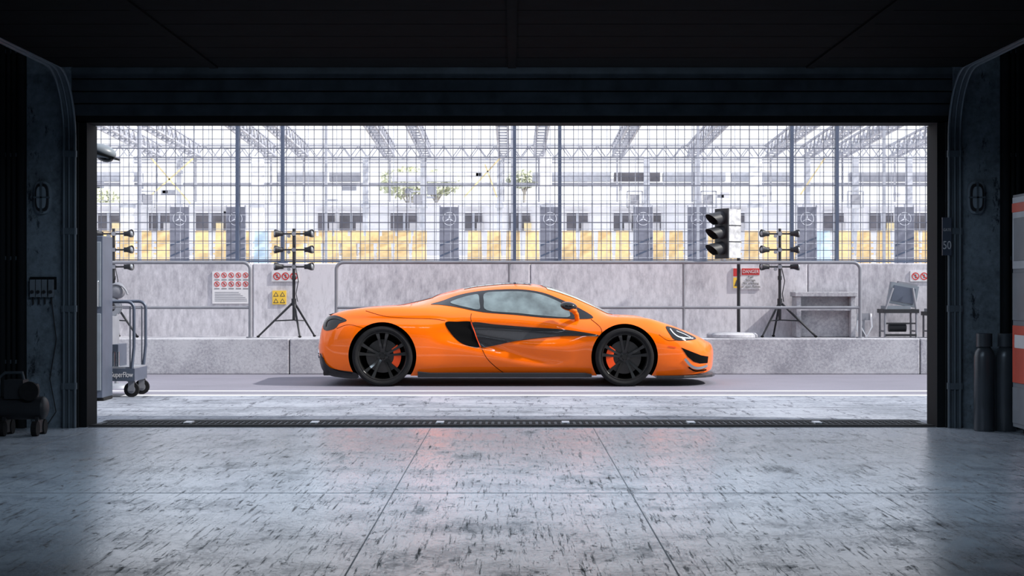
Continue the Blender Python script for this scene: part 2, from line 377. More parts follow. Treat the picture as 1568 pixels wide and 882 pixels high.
for sx in (-100, 40, 195, 275, 395, 560, 648, 765, 836, 990, 1068, 1157, 1236, 1310, 1392, 1500, 1640):
    x = X(sx, 56); w = 0.2 if (sx in (195, 836, 1157, 395)) else 0.09
    b.b2(x-w, x+w, 56-0.12, 56+0.12, 2.0, Z(240, 56), 'standwhite' if w > 0.15 else 'standgrey')
    b.b2(x-w-0.05, x+w+0.05, 55.85, 56.15, Z(318, 56), Z(312, 56), 'standgrey')
def lattice(p, q, h, n, k, up=(0, 0, 1), w=0.07):
    p = Vector(p); q = Vector(q); u = Vector(up)*h
    b.beam(p, q, w, k); b.beam(p+u, q+u, w, k)
    for i in range(n):
        a = p.lerp(q, i/n); c = p.lerp(q, (i+0.5)/n); e = p.lerp(q, (i+1)/n)
        b.beam(a+u, c, w*0.6, k); b.beam(c, e+u, w*0.6, k)
zt0, zt1 = Z(241, 56), Z(223, 56)
lattice((-GX, 56, zt0), (GX, 56, zt0), zt1-zt0, 90, 'truss', w=0.06)
lattice((-GX, 57.0, zt0), (GX, 57.0, zt0), zt1-zt0, 90, 'truss', w=0.05)
for sx in (20, 90, 240, 300, 415, 465, 597, 652, 771, 825, 945, 1060, 1180, 1238, 1290, 1370, 1460, 1540):
    x = X(sx, 56)
    for dx in (-0.16, 0.16):
        lattice((x+dx, 56, zt0+0.05), (x+dx, 43.5, zt0+0.45), 0.36, 18, 'truss', w=0.062)
    for i in range(19):
        y = 56-12.5*i/18; z = zt0+0.05+0.4*i/18
        b.beam((x-0.16, y, z), (x+0.16, y, z), 0.05, 'truss')
    b.beam((x, 56, zt0), (x+0.0, 56, 4.0), 0.06, 'truss')
for i in range(7):
    y = 44+i*2; b.beam((-GX, y, zt1+0.45-0.4*i/6), (GX, y, zt1+0.45-0.4*i/6), 0.035, 'standwhite')
for _ in range(40):
    x = random.uniform(-18, 18); z = random.uniform(3.9, 5.0)
    b.b2(x, x+random.uniform(.05, .5), 56.8, 56.9, z, z+random.uniform(.05, .35), random.choice(['standgrey', 'truss', 'standwhite', 'standwhite']))
for p, q in (((-12.2, 55, 4.0), (-10.6, 55, 5.4)), ((-10.7, 55, 3.9), (-12.0, 55, 5.4)), ((-1.6, 55, 4.1), (-0.4, 55, 5.4)), ((-0.5, 55, 4.1), (-0.9, 55, 5.2)), ((9.6, 55, 4.2), (10.4, 55, 5.4))):
    b.beam(p, q, 0.05, 'yellow')
for sx in (226, 972, 1310, 640, 1085):
    x = X(sx, 54); z0, z1 = Z(318, 54), Z(293, 54)
    for a, c in (((x-.25, z0), (x-.25, z1)), ((x+.25, z0), (x+.25, z1)), ((x-.25, z0), (x+.25, z0)), ((x-.25, z1), (x+.25, z1))):
        b.beam((a[0], 54, a[1]), (c[0], 54, c[1]), 0.05, 'standgrey')
    b.b2(x-.03, x+.03, 53.98, 54.02, 2.1, z0, 'standgrey')
    b.b2(x-.15, x+.15, 54.0, 54.1, z0+.1, z1-.1, 'truss')
GS = b
blocks = [(-40, 150, 'seat'), (150, 262, 'seat'), (292, 385, 'seat'), (385, 412, 'seatblue'), (412, 655, 'seat'), (662, 705, 'seatblue'), (712, 830, 'seat'), (858, 1050, 'seat'), (1082, 1222, 'seat'), (1250, 1275, 'seatblue'), (1280, 1370, 'seat'), (1385, 1600, 'seat')]
b = B()
for r in range(5):
    y = 48.0+r*1.1; z = 1.302+r*0.2
    for a, c, k in blocks:
        xa, xb = X(a, y), X(c, y); nn = max(1, int((xb-xa)/0.5))
        for i in range(nn):
            x = xa+(i+0.5)*(xb-xa)/nn
            b.box((x, y, z+0.42), (0.42, 0.40, 0.05), k)
            b.box((x, y+0.2, z+0.62), (0.42, 0.05, 0.36), k, Matrix.Rotation(-0.12, 3, 'X'))
            b.box((x, y+0.05, z+0.2), (0.06, 0.06, 0.4), 'standgrey')
gse = empty('grandstand', (0, 52, 0))
GS.make('structure', gse); b.make('seat_rows', gse)
def banner(sx):
    d = 46.2; e = B(); x = X(sx, d); w = 0.26; z0, z1 = 1.2, Z(317, d)
    e.b2(x-w, x+w, d-0.01, d+0.01, z0, z1, 'banner')
    e.cyl((x-w, d+0.03, 0), (x-w, d+0.03, z1+0.05), 0.02, 'truss', seg=8); e.cyl((x+w, d+0.03, 0), (x+w, d+0.03, z1+0.05), 0.02, 'truss', seg=8)
    cz = Z(335, d); e.ring((x, cz), 0.19, 0.17, 'silver', d-0.014)
    for a in (90, 210, 330):
        a = math.radians(a); p = (x+0.17*math.cos(a), cz+0.17*math.sin(a)); n = (-math.sin(a)*0.025, math.cos(a)*0.025)
        e.add([(x+n[0], d-0.015, cz+n[1]), (x-n[0], d-0.015, cz-n[1]), (p[0], d-0.015, p[1])], [(0, 1, 2)], 'silver')
    for i in range(4):
        zz = z0+0.15+i*0.3
        e.add([(x-w, d-0.013, zz), (x-w, d-0.013, zz+0.05), (x+w, d-0.013, zz+0.27), (x+w, d-0.013, zz+0.22)], [(0, 1, 2, 3)], 'fencepost')
    e.make('advertising_banner')
for sx in (275, 361, 688, 842, 985, 1068, 1236, 1385): banner(sx)
def tree(x, y, h, r):
    e = B(); e.cyl((x, y, -0.01), (x, y, h-r), 0.10, 'bark', 0.06, 10)
    for i in range(6):
        a = i*1.05; e.cyl((x, y, h-r*1.6), (x+r*.7*math.cos(a), y+r*.7*math.sin(a), h-r*.5), 0.04, 'bark', 0.015, 6)
    for i in range(900):
        u = Vector((random.gauss(0, 1), random.gauss(0, 1), random.gauss(0, 1))).normalized()*r*random.uniform(.45, 1.0)
        c = Vector((x, y, h-r*.6))+Vector((u.x*1.3, u.y, u.z*.65))
        t = Vector((random.gauss(0, 1), random.gauss(0, 1), random.gauss(0, 1))).normalized()*0.11; w = t.orthogonal().normalized()*0.07
        e.add([c-t, c+w, c+t, c-w], [(0, 1, 2, 3)], 'leaf')
    e.make('tree')
tree(X(628, 64), 64, Z(256, 64), 1.0); tree(X(668, 66), 66, Z(262, 66), 0.8); tree(X(803, 66), 66, Z(262, 66), 0.55); tree(X(150, 66), 66, Z(290, 66), 0.9)

# ------------------------------------------------------------------ signs on the wall
def sign_panel(x0, x1, z0, z1, k='signwhite'):
    e = B(); e.b2(x0, x1, 21.585, 21.5995, z0, z1, k); return e
def prohibit(e, cx, cz, r):
    e.ring((cx, cz), r, r*0.74, 'signred', 21.582, 20)
    d = r*0.6; t = r*0.11
    e.add([(cx-d-t, 21.5815, cz+d-t), (cx-d+t, 21.5815, cz+d+t), (cx+d+t, 21.5815, cz-d+t), (cx+d-t, 21.5815, cz-d-t)], [(0, 1, 2, 3)], 'signred')
    e.b2(cx-r*.15, cx+r*.2, 21.5825, 21.584, cz-r*.45, cz+r*.45, 'signblack')
d = 21.58
e = sign_panel(X(325, d), X(383, d), Z(465, d), Z(416, d))
for r_ in range(2):
    for c_ in range(5): prohibit(e, X(332+c_*11, d), Z(421.5+r_*13.5, d), 0.036)
for r_ in range(2):
    for c_ in range(5): e.b2(X(328+c_*11, d), X(336+c_*11, d), 21.583, 21.586, Z(429+r_*13.5, d), Z(428+r_*13.5, d), 'signblack')
for i in range(6): e.b2(X(329, d), X(329+random.uniform(35, 50), d), 21.583, 21.586, Z(448+i*2.6, d), Z(447.2+i*2.6, d), 'greysteel')
e.make('prohibition_sign_board')
def small_sign(sx):
    e = sign_panel(X(sx, d), X(sx+42, d), Z(431, d), Z(415, d))
    for i in range(3): prohibit(e, X(sx+8+i*13, d), Z(423, d), 0.05)
    e.make('prohibition_sign')
small_sign(416); small_sign(1394)
e = sign_panel(X(417, d), X(438, d), Z(466, d), Z(445, d), 'signyellow')
for cx, cz in ((422.5, 451), (432.5, 451), (422.5, 461), (432.5, 461)):
    r = 0.035; x, z = X(cx, d), Z(cz, d)
    e.add([(x-r, 21.583, z-r*.7), (x+r, 21.583, z-r*.7), (x, 21.583, z+r)], [(0, 1, 2)], 'signblack')
    e.add([(x-r*.6, 21.582, z-r*.5), (x+r*.6, 21.582, z-r*.5), (x, 21.582, z+r*.6)], [(0, 1, 2)], 'signyellow')
e.make('warning_sign')
dn = empty('danger_sign', (X(1143, d), 21.6, Z(442, d)))
e = sign_panel(X(1122, d), X(1164, d), Z(443, d), Z(410, d))
e.b2(X(1136, d), X(1163, d), 21.58, 21.59, Z(421, d), Z(411, d), 'signred')
e.b2(X(1123, d), X(1133, d), 21.58, 21.59, Z(441, d), Z(425, d), 'signyellow')
e.b2(X(1123, d), X(1134, d), 21.58, 21.59, Z(423, d), Z(411, d), 'signred')
e.add([(X(1124.5, d), 21.578, Z(438, d)), (X(1131.5, d), 21.578, Z(438, d)), (X(1128, d), 21.578, Z(428, d))], [(0, 1, 2)], 'signblack')
e.make('panel', dn)
text('DANGER', 0.062, (X(1149.5, d), 21.577, Z(416, d)), 'signwhite', dn, 'heading', sx=0.85)
text('Fuel\nStorage.\nNo smoking\nor open flames', 0.042, (X(1149.5, d), 21.58, Z(431.5, d)), 'signblack', dn, 'notice')

# ------------------------------------------------------------------ lamp stands
def lamp_stand(sx, yd, legs):
    e = B(); x = X(sx, yd); zb = ZL
    top = Z(350, yd); hub = Z(462, yd)
    e.cyl((x, yd, Z(490, yd)), (x, yd, top), 0.019, 'blackplastic', seg=12)
    e.cyl((x, yd, hub-0.05), (x, yd, hub+0.04), 0.032, 'blackplastic'); e.cyl((x, yd, Z(425, yd)-.03), (x, yd, Z(425, yd)+.02), 0.026, 'blackplastic')
    for dx, dy in legs:
        f = Vector((x+dx, yd+dy, zb+0.012)); e.cyl((x, yd, hub), f, 0.015, 'blackplastic', 0.012, 10)
        e.cyl((x, yd, Z(490, yd)), Vector((x, yd, hub)).lerp(f, .55), 0.008, 'blackplastic', seg=8)
        e.ell(f, (.022, .022, .014), 'rubber', 10, 6)
    for sy in (358, 382.5, 408.5):
        z = Z(sy, yd); e.cyl((x-.2, yd, z), (x+.2, yd, z), 0.011, 'blackplastic', seg=8)
        e.box((x, yd, z), (.05, .05, .05), 'greysteel')
        for s in (-1, 1):
            e.box((x+s*.16, yd, z), (.05, .045, .06), 'blackplastic')
            e.lathe([(0.0, 0), (.03, .0), (.033, .03), (.05, .075), (.052, .1), (.046, .1), (.03, .085), (0, .08)], (x+s*.15, yd-.0, z), (s, -.35, 0.05), 'blackplastic', 20)
            e.ell((x+s*.225, yd-.028, z+.004), (.03, .03, .035), 'lens', 12, 8)
        e.cyl((x-.06, yd-.02, z-.03), (x-.06, yd-.05, z-.03), 0.022, 'greysteel')
    e.tube([(x+.02, yd, Z(408, yd)), (x+.06, yd-.02, Z(430, yd)), (x+.03, yd-.02, Z(450, yd)), (x+.05, yd, hub)], 0.006, 'blackplastic', 6)
    e.make('lamp_stand')
lamp_stand(450, 21.22, [(-.44, -.12), (.10, -.18), (.24, .2)])
lamp_stand(1194, 21.22, [(-.24, -.1), (-.05, .2), (.44, -.12)])
lamp_stand(174, 21.22, [(-.3, -.1), (.02, .2), (.33, -.12)])

# ------------------------------------------------------------------ traffic light
yd = 21.25; e = B(); px = X(1131, yd)
e.cyl((px, yd, ZL), (px, yd, Z(320, yd)), 0.022, 'blackplastic', seg=14)
cx = X(1121, yd); e.lathe([(0, 0), (.325, 0), (.325, .035), (.30, .055), (.08, .065), (0, .065)], (cx, yd, ZL), (0, 0, 1), 'kerb', 40)
fz = Vector((-0.86, -0.51, 0)); rot = Matrix.Rotation(math.atan2(fz.y, fz.x), 3, 'Z')
hc = Vector((X(1114, yd), yd-.10, Z(358.5, yd)))
e.box(hc, (.20, .25, .62), 'siggrey', rot); e.box(hc+fz*.106, (.02, .27, .64), 'blackplastic', rot)
for i in range(1, 3): e.box(hc+Vector((0, 0, -.31+.62*i/3)), (.205, .255, .012), 'blackplastic', rot)
for s in (-1, 1): e.beam(hc+Vector((0, 0, .22*s)), (px, yd, hc.z+.22*s), .035, 'greysteel')
for i, sy in enumerate((335, 357, 381)):
    c = Vector((hc.x, hc.y, Z(sy, yd)))+fz*.115
    e.cyl(c, c+fz*.02, .082, 'greenlens' if i == 2 else 'signblack', seg=24)
    u = Vector((0, 0, 1)); w = fz.cross(u).normalized(); vs = []; n = 20
    for j in range(n+1):
        a = math.radians(-50+280*j/n); dirv = w*math.cos(a)+u*math.sin(a)
        L = .06+.17*(0.5+0.5*math.sin(a)); vs += [c+dirv*.092, c+dirv*.092+fz*L-u*0.04*L/.2]
    e.add(vs, [(2*j, 2*j+1, 2*j+3, 2*j+2) for j in range(n)], 'blackplastic', True)
e.make('traffic_light')

# ------------------------------------------------------------------ bench, chair, hose on the plinth
yd = 21.35; e = B()
x0, x1 = X(1216, yd), X(1306, yd); zt = Z(447, yd)
e.b2(x0-.02, x1+.02, yd-.2, yd+.2, zt-.06, zt, 'kerb'); e.b2(x0, x0+.06, yd-.17, yd+.17, ZL, zt-.06, 'kerb'); e.b2(x1-.06, x1, yd-.17, yd+.17, ZL, zt-.06, 'kerb')
e.b2(x0+.06, x1-.06, yd-.02, yd+.15, ZL, zt-.06, 'kerb'); e.b2(x0+.06, x1-.06, yd-.16, yd+.1, zt-.24, zt-.21, 'kerb')
e.make('concrete_bench', bevel=.006)
e = B(); yc = 21.25
pts = [(X(1313, yc), yc, Z(480, yc)), (X(1312, yc), yc, Z(505, yc)), (X(1316, yc), yc, Z(512, yc)), (X(1320, yc), yc, Z(495, yc)), (X(1321, yc), yc, Z(482, yc)), (X(1317, yc), yc, Z(480, yc)), (X(1318, yc), yc, Z(500, yc)), (X(1326, yc), yc-.05, Z(516, yc)), (X(1334, yc), yc-.05, Z(500, yc)), (X(1332, yc), yc-.05, Z(480, yc))]
e.tube(pts, .012, 'white', 8); e.box((X(1322, yc), yc, Z(485, yc)), (.16, .05, .09), 'greysteel'); e.box((X(1322, yc), yc, (ZL+Z(487, yc))/2), (.03, .03, Z(487, yc)-ZL), 'greysteel')
e.make('hose_reel')
def pit_chair(sx, yd, flip=1, sc=1.0):
    e = B(); x = X(sx, yd)
    R = Matrix.Rotation(flip*0.18, 3, 'Y')
    e.box((x+flip*.06, yd, ZL+.52*sc), (.34*sc, .10, .26*sc), 'cabinet', R)
    e.box((x+flip*.06, yd-.055, ZL+.52*sc), (.27*sc, .01, .19*sc), 'cart', R)
    e.box((x+flip*.12, yd, ZL+.65*sc), (.24*sc, .07, .03), 'galv', R)
    e.box((x, yd, ZL+.32*sc), (.44*sc, .34, .05), 'blackplastic'); e.box((x-.03, yd, ZL+.36*sc), (.3*sc, .3, .05), 'cabinet')
    for s in (-1, 1):
        e.tube([(x+s*.19*sc, yd-.15, ZL), (x+s*.19*sc, yd-.15, ZL+.33*sc), (x+s*.12*sc+flip*.04, yd-.1, ZL+.6*sc)], .015, 'galv', 8)
        e.tube([(x+s*.19*sc, yd+.15, ZL), (x+s*.19*sc, yd+.15, ZL+.33*sc)], .013, 'galv', 8)
        e.beam((x+s*.19*sc, yd-.15, ZL+.08), (x+s*.19*sc, yd+.15, ZL+.08), .02, 'galv')
    e.beam((x-.19*sc, yd-.15, ZL+.03), (x+.19*sc, yd-.15, ZL+.03), .03, 'blackplastic'); e.beam((x-.19*sc, yd-.15, ZL+.18), (x+.19*sc, yd-.15, ZL+.18), .02, 'blackplastic')
    e.cyl((x-.12, yd, ZL+.12), (x+.1, yd, ZL+.12), .05, 'blackplastic')
    e.make('pit_chair')
pit_chair(1375, 21.22, 1, 1.05); pit_chair(1440, 21.22, 1, .95)

# ------------------------------------------------------------------ dyno cart (left)
yd = 16.45; ec = empty('equipment_cart', (X(150, yd), yd, 0))
e = B(); xr = X(206, yd); xl = X(110, yd); y0, y1 = yd-.02, yd+.5
for yy in (y0, y1):
    R = .07; zt = Z(462, yd)
    e.tube([(xl, yy, .16), (xl, yy, zt)]+[(X(160, yd), yy, zt)]+arc_pts((xr-R, zt-R), R, math.pi/2, 0, 6, fixed=yy)+[(xr, yy, .5), (xr-.02, yy, .3), (xr-.02, yy, .2)], .016, 'cart')
    e.tube([(X(160, yd), yy, Z(470, yd)), (xr-.04, yy, Z(470, yd)), (xr-.04, yy, .25)], .008, 'galv', 8)
e.b2(xl, xr+.01, y0-.02, y1+.02, .16, .285, 'cart'); e.b2(xl, xr, y0, y1, .285, .30, 'greysteel')
e.b2(xl, X(178, yd), y0+.1, y1-.05, .30, .52, 'cart'); e.b2(xl+.02, X(168, yd), y0+.12, y1-.1, .52, .8, 'greysteel')
for i in range(3): e.cyl((X(165+i*7, yd), y0+.06, .30), (X(165+i*7, yd), y0+.06, .45), .016, 'chrome')
for xx in (xr-.03, xl+.05):
    for yy in (y0+.03, y1-.03):
        e.cyl((xx-.0, yy-.018, .075), (xx, yy+.018, .075), .075, 'rubber', seg=24); e.cyl((xx, yy-.021, .075), (xx, yy+.021, .075), .04, 'galv', seg=16)
        e.b2(xx-.03, xx+.03, yy-.03, yy-.024, .06, .17, 'galv'); e.b2(xx-.03, xx+.03, yy+.024, yy+.03, .06, .17, 'galv')
        e.b2(xx-.04, xx+.04, yy-.035, yy+.035, .155, .17, 'galv')
e.make('frame', ec)
text('SuperFlow', .075, (X(188, yd), y0-.0215, .222), 'signwhite', ec, 'label', rot=(math.pi/2, 0, 0), sx=.68)
e = B(); yq = 15.85
e.b2(-4.75, X(157, yq), yq, yq+.4, .03, Z(361, yq), 'cart'); e.b2(-4.7, X(155, yq), yq-.012, yq, Z(470, yq), Z(370, yq), 'cabinet'); e.b2(-4.7, X(155, yq), yq-.012, yq, .1, Z(480, yq), 'cabinet')
e.cyl((X(151, yq), yq-.02, Z(470, yq)), (X(151, yq), yq-.02, Z(430, yq)), .008, 'chrome'); e.b2(-4.7, X(158, yq), yq+.02, yq+.38, 0, .03, 'rubber')
e.make('equipment_cabinet', bevel=.006)
e = B(); yq = 18.0
e.ell((X(180, yq), yq, Z(445, yq)), (.09, .07, .09), 'galv'); e.cyl((X(178, yq), yq, 0.03), (X(178, yq), yq, Z(452, yq)), .02, 'greysteel')
e.lathe([(.05, -.05), (.1, -.05), (.1, -.04), (.055, -.03), (.055, .03), (.1, .04), (.1, .05), (.05, .05)], (X(172, yq), yq, Z(470, yq)), (0, 1, 0), 'greysteel', 24)
e.tube(arc_pts((X(178, yq), Z(455, yq)), .14, 0.2, 2.8, 10, fixed=yq-.06), .01, 'galv'); e.lathe([(0, 0), (.2, 0), (.18, .03), (.03, .05)], (X(178, yq), yq, 0.0), (0, 0, 1), 'greysteel', 24)
e.tube([(X(172, yq), yq, Z(480, yq)), (X(160, yq), yq-.1, .4), (X(170, yq), yq-.1, .1), (X(165, yq), yq-.15, .012)], .012, 'rubber')
e.make('hose_stand')
e = B(); yq = 13.6; cx, cz = X(160, yq), Z(233, yq)
e.b2(-3.6, -3.48, 13.16, yq+.1, cz-.05, cz+.05, 'frame')
e.cyl((-3.5, yq, cz), (cx, yq, cz+.01), .02, 'frame')
e.ell((cx-.02, yq, cz+.005), (.12, .10, .062), 'cabinet', 24, 12, Matrix.Rotation(.28, 3, 'Y')); e.ell((cx+.0, yq, cz-.04), (.075, .06, .04), 'gloss_black', 20, 10, Matrix.Rotation(.28, 3, 'Y'))
e.box((cx-.02, yq, cz-.022), (.25, .2, .018), 'frame', Matrix.Rotation(.28, 3, 'Y'))
e.make('security_camera')

# ------------------------------------------------------------------ interior fittings
WF = DT-.001
def bulkhead(sx):
    e = B(); y = WF; x = X(sx, DT); z = Z(303, DT); w, h = .066, .125
    def oval(w, h, yy, n=32):
        o = []
        for i in range(n):
            a = 2*math.pi*i/n; c, s = math.cos(a), math.sin(a)
            o.append((x+w*math.copysign(abs(c)**.6, c), yy, z+h*math.copysign(abs(s)**.6, s)))
        return o
    e.prism(oval(w, h, y-.04), (0, .04, 0), 'lampbody'); e.prism(oval(w*.78, h*.86, y-.065), (0, .03, 0), 'blackplastic')
    e.prism(oval(w*.55, h*.68, y-.075), (0, .02, 0), 'lampbody')
    e.b2(x-.008, x+.008, y-.08, y-.04, z-h*.95, z+h*.95, 'track_metal'); e.b2(x-w*.9, x+w*.9, y-.08, y-.04, z-.006, z+.006, 'track_metal')
    e.make('bulkhead_lamp')
bulkhead(67); bulkhead(1493)
e = B()
for i, sx in enumerate((52, 61, 70, 80)):
    x = X(sx, DT); e.b2(x-.02, x+.02, WF-.045, WF, Z(455, DT), Z(428, DT), 'cabinet'); e.cyl((x, WF-.06, Z(447, DT)), (x, WF-.04, Z(447, DT)), .013, 'blackplastic'); e.cyl((x, WF-.02, Z(455, DT)), (x, WF-.02, Z(466, DT)), .007, 'blackplastic')
e.b2(X(47, DT), X(87, DT), WF-.02, WF, Z(443, DT), Z(424, DT), 'frame')
e.tube([(X(80, DT), WF-.02, Z(460, DT)), (X(88, DT), WF-.03, Z(520, DT)), (X(78, DT), WF-.03, Z(580, DT)), (X(88, DT), WF-.04, Z(630, DT)), (X(75, DT), WF-.1, .01)], .005, 'blackplastic', 6)
e.make('socket_panel', bevel=.002)
def conduits(lst, ya, yb):
    e = B()
    e.b2(ya, yb, WF-.012, WF, 0, 3.29, 'indark')
    for sx, r in lst: e.cyl((X(sx, DT), WF-.05, 0), (X(sx, DT), WF-.05, 3.29), r, 'frame', seg=14)
    for z in (.5, 1.3, 2.1, 2.9): e.b2(X(lst[0][0]-4, DT), X(lst[-1][0]+4, DT), WF-.06, WF-.012, z, z+.03, 'doorsteel')
    e.make('wall_conduits')
conduits(((6, .03), (16, .018), (24, .018), (35, .03)), X(-10, DT), X(41, DT))
conduits(((1538, .03), (1548, .018), (1556, .02)), X(1531, DT), X(1585, DT))
e = B(); yq = 12.2; 
e.cyl((X(2, yq), yq, .2), (X(66, yq), yq, .2), .085, 'blackplastic', seg=24); e.ell((X(66, yq), yq, .2), (.04, .085, .085), 'blackplastic'); e.ell((X(2, yq), yq, .2), (.04, .085, .085), 'blackplastic')
e.box((X(25, yq), yq, .34), (.14, .14, .14), 'blackplastic'); e.cyl((X(40, yq), yq, .33), (X(58, yq), yq, .33), .05, 'blackplastic'); e.lathe([(.0, 0), (.07, 0), (.07, .03), (0, .03)], (X(50, yq), yq-.1, .33), (0, 1, 0), 'rubber', 20)
for sx in (10, 60):
    e.b2(X(sx, yq)-.012, X(sx, yq)+.012, yq-.07, yq+.07, .02, .14, 'blackplastic')
    for s in (-1, 1): e.cyl((X(sx, yq)-.02, yq+s*.1, .055), (X(sx, yq)+.02, yq+s*.1, .055), .055, 'rubber', seg=20)
    e.cyl((X(sx, yq), yq-.1, .055), (X(sx, yq), yq+.1, .055), .01, 'blackplastic', seg=8)
e.tube([(X(0, yq), yq, .26), (X(-2, yq), yq, .42), (X(8, yq), yq, .46), (X(34, yq), yq, .46), (X(38, yq), yq, .38)], .012, 'doorsteel', 8)
e.make('air_compressor')
for sx, yq in ((1507, 12.55), (1540, 12.55)):
    e = B(); e.lathe([(0, 0), (.072, 0), (.078, .01), (.078, .56), (.07, .60), (.05, .635), (.025, .65), (.022, .68), (0, .68)], (X(sx, yq), yq, 0), (0, 0, 1), 'cyl', 32)
    e.cyl((X(sx, yq), yq, .67), (X(sx, yq), yq, .72), .012, 'chrome', seg=10); e.cyl((X(sx, yq)-.03, yq, .715), (X(sx, yq)+.03, yq, .715), .012, 'track_metal', seg=10)
    e.lathe([(.055, .64), (.06, .64), (.06, .74), (.055, .74)], (X(sx, yq), yq, 0), (0, 0, 1), 'cyl', 24)
    e.make('gas_cylinder')
e = B(); yb_ = 12.25; yf_ = 11.85; x0 = X(1551, yb_); zt = Z(299, yb_)
e.b2(x0, x0+.7, yf_, yb_, .06, zt, 'cabinet')
def side(z0, z1, k, ya=yf_+.02, yb=yb_-.02, t=.01): e.b2(x0-t, x0, ya, yb, z0, z1, k)
side(Z(412, yb_), Z(303, yb_), 'cabinetlight'); side(Z(490, yb_), Z(418, yb_), 'cabinet'); side(Z(585, yb_), Z(498, yb_), 'redpanel'); side(.09, Z(592, yb_), 'cabinet')
side(Z(326, yb_), Z(312, yb_), 'redpanel', t=.014); side(Z(400, yb_), Z(335, yb_), 'cabinet', ya=yf_+.06, yb=yb_-.06, t=.014); side(Z(532, yb_), Z(512, yb_), 'signwhite', ya=yf_+.08, yb=yb_-.08, t=.014)
e.b2(x0+.03, x0+.67, yf_-.015, yf_, .75, zt-.04, 'greysteel'); e.b2(x0+.03, x0+.67, yf_-.015, yf_, .12, .70, 'redpanel')
for z in (.8, 1.0, .35): e.cyl((x0+.2, yf_-.03, z), (x0+.5, yf_-.03, z), .008, 'chrome', seg=8)
for xx in (x0+.08, x0+.62):
    for yy in (yf_+.06, yb_-.06): e.cyl((xx-.015, yy, .03), (xx+.015, yy, .03), .03, 'rubber'); e.b2(xx-.02, xx+.02, yy-.02, yy+.02, .04, .065, 'track_metal')
e.make('tool_cabinet', bevel=.004)
yy_ = 12.775
gs = empty('gate_number_sign', (X(1449.5, yy_), yy_, Z(391, yy_)))
e = B(); e.b2(X(1443, yy_), X(1457, yy_), 12.775, 12.785, Z(391, yy_), Z(333, yy_), 'cart'); e.make('plate', gs)
text('50', .09, (X(1450, yy_), 12.772, Z(376, yy_)), 'signwhite', gs, 'number', sx=.75); text('GATE', .03, (X(1450, yy_), 12.772, Z(352, yy_)), 'signwhite', gs, 'caption', sx=.8)
# strip fixtures added out of view as fill for the floor and walls
for i, (x, y) in enumerate(((-0.95, 8.5), (0.95, 8.5))):
    e = B(); e.b2(x-.75, x+.75, y-.09, y+.09, 2.92, 2.99, 'greysteel'); e.cyl((x-.7, y-.04, 2.90), (x+.7, y-.04, 2.90), .014, 'fillglow', seg=10); e.cyl((x-.7, y+.04, 2.90), (x+.7, y+.04, 2.90), .014, 'fillglow', seg=10)
    for s in (-1, 1): e.cyl((x+s*.5, y, 2.99), (x+s*.5, y, 3.3), .006, 'track_metal', seg=6)
    e.make('added_fill_fixture')
    L = bpy.data.lights.new('added_fill_light', 'AREA'); L.shape = 'RECTANGLE'; L.size = 1.4; L.size_y = .16; L.energy = 36; L.color = (.68, .84, 1.0)  # added area light that brightens the floor
    L.spread = math.radians(150)
    o = bpy.data.objects.new('added_fill_light', L); o.location = (x, y, 2.87); o.rotation_euler = (math.radians(22), 0, 0); col.objects.link(o)

# ================================================================== CAR
YC = 19.12
def pchip(tab):
    tab = [((t[0] if t[0] > -1.9 else -1.9+(t[0]+1.9)*.86), t[1]) for t in tab]
    xs = np.array([t[0] for t in tab], float); ys = np.array([t[1] for t in tab], float)
    h = np.diff(xs); dl = np.diff(ys)/h; m = np.zeros(len(xs)); m[0] = dl[0]; m[-1] = dl[-1]
    for i in range(1, len(xs)-1):
        if dl[i-1]*dl[i] > 0:
            w1 = 2*h[i]+h[i-1]; w2 = h[i]+2*h[i-1]; m[i] = (w1+w2)/(w1/dl[i-1]+w2/dl[i])
    def f(x):
        x = min(max(x, xs[0]), xs[-1]); i = min(int(np.searchsorted(xs, x, 'right'))-1, len(xs)-2)
        t = (x-xs[i])/h[i]; t2, t3 = t*t, t*t*t
        return (2*t3-3*t2+1)*ys[i]+(t3-2*t2+t)*h[i]*m[i]+(-2*t3+3*t2)*ys[i+1]+(t3-t2)*h[i]*m[i+1]
    return f
zc = pchip([(-2.21,.50),(-2.17,.66),(-2.13,.73),(-2.05,.785),(-1.98,.81),(-1.8,.845),(-1.39,.875),(-1.087,.935),(-.71,1.05),(-.332,1.123),(.045,1.147),(.347,1.115),(.649,1.025),(.876,.926),(1.14,.79),(1.4,.715),(1.72,.635),(1.94,.575),(2.18,.485),(2.295,.42),(2.311,.36)])
zs = pchip([(-2.21,.47),(-2.17,.62),(-2.13,.70),(-2.05,.765),(-1.9,.81),(-1.6,.855),(-1.3,.865),(-1.0,.86),(-.6,.825),(0,.80),(.5,.77),(.9,.752),(1.2,.762),(1.45,.752),(1.72,.682),(1.94,.60),(2.18,.488),(2.295,.41),(2.311,.35)])
ys = pchip([(-2.21,.55),(-2.15,.66),(-2.0,.74),(-1.7,.80),(-1.3,.83),(-.8,.82),(-.3,.80),(.3,.79),(.8,.78),(1.2,.79),(1.5,.79),(1.8,.74),(2.0,.66),(2.15,.53),(2.25,.36),(2.311,.12)])
ym = pchip([(-2.21,.3),(-1.8,.45),(-1.4,.50),(-1.0,.50),(-.5,.50),(0,.52),(.4,.53),(.8,.58),(1.14,.62),(1.4,.50),(1.8,.42),(2.1,.31),(2.25,.2),(2.311,.06)])
zm = pchip([(-2.21,.495),(-2.17,.65),(-2.13,.725),(-2.05,.78),(-1.8,.838),(-1.39,.875),(-1.087,.92),(-.71,1.0),(-.332,1.062),(.045,1.088),(.347,1.062),(.649,.975),(.876,.88),(1.14,.77),(1.4,.722),(1.72,.648),(1.94,.582),(2.18,.49),(2.295,.42),(2.311,.36)])
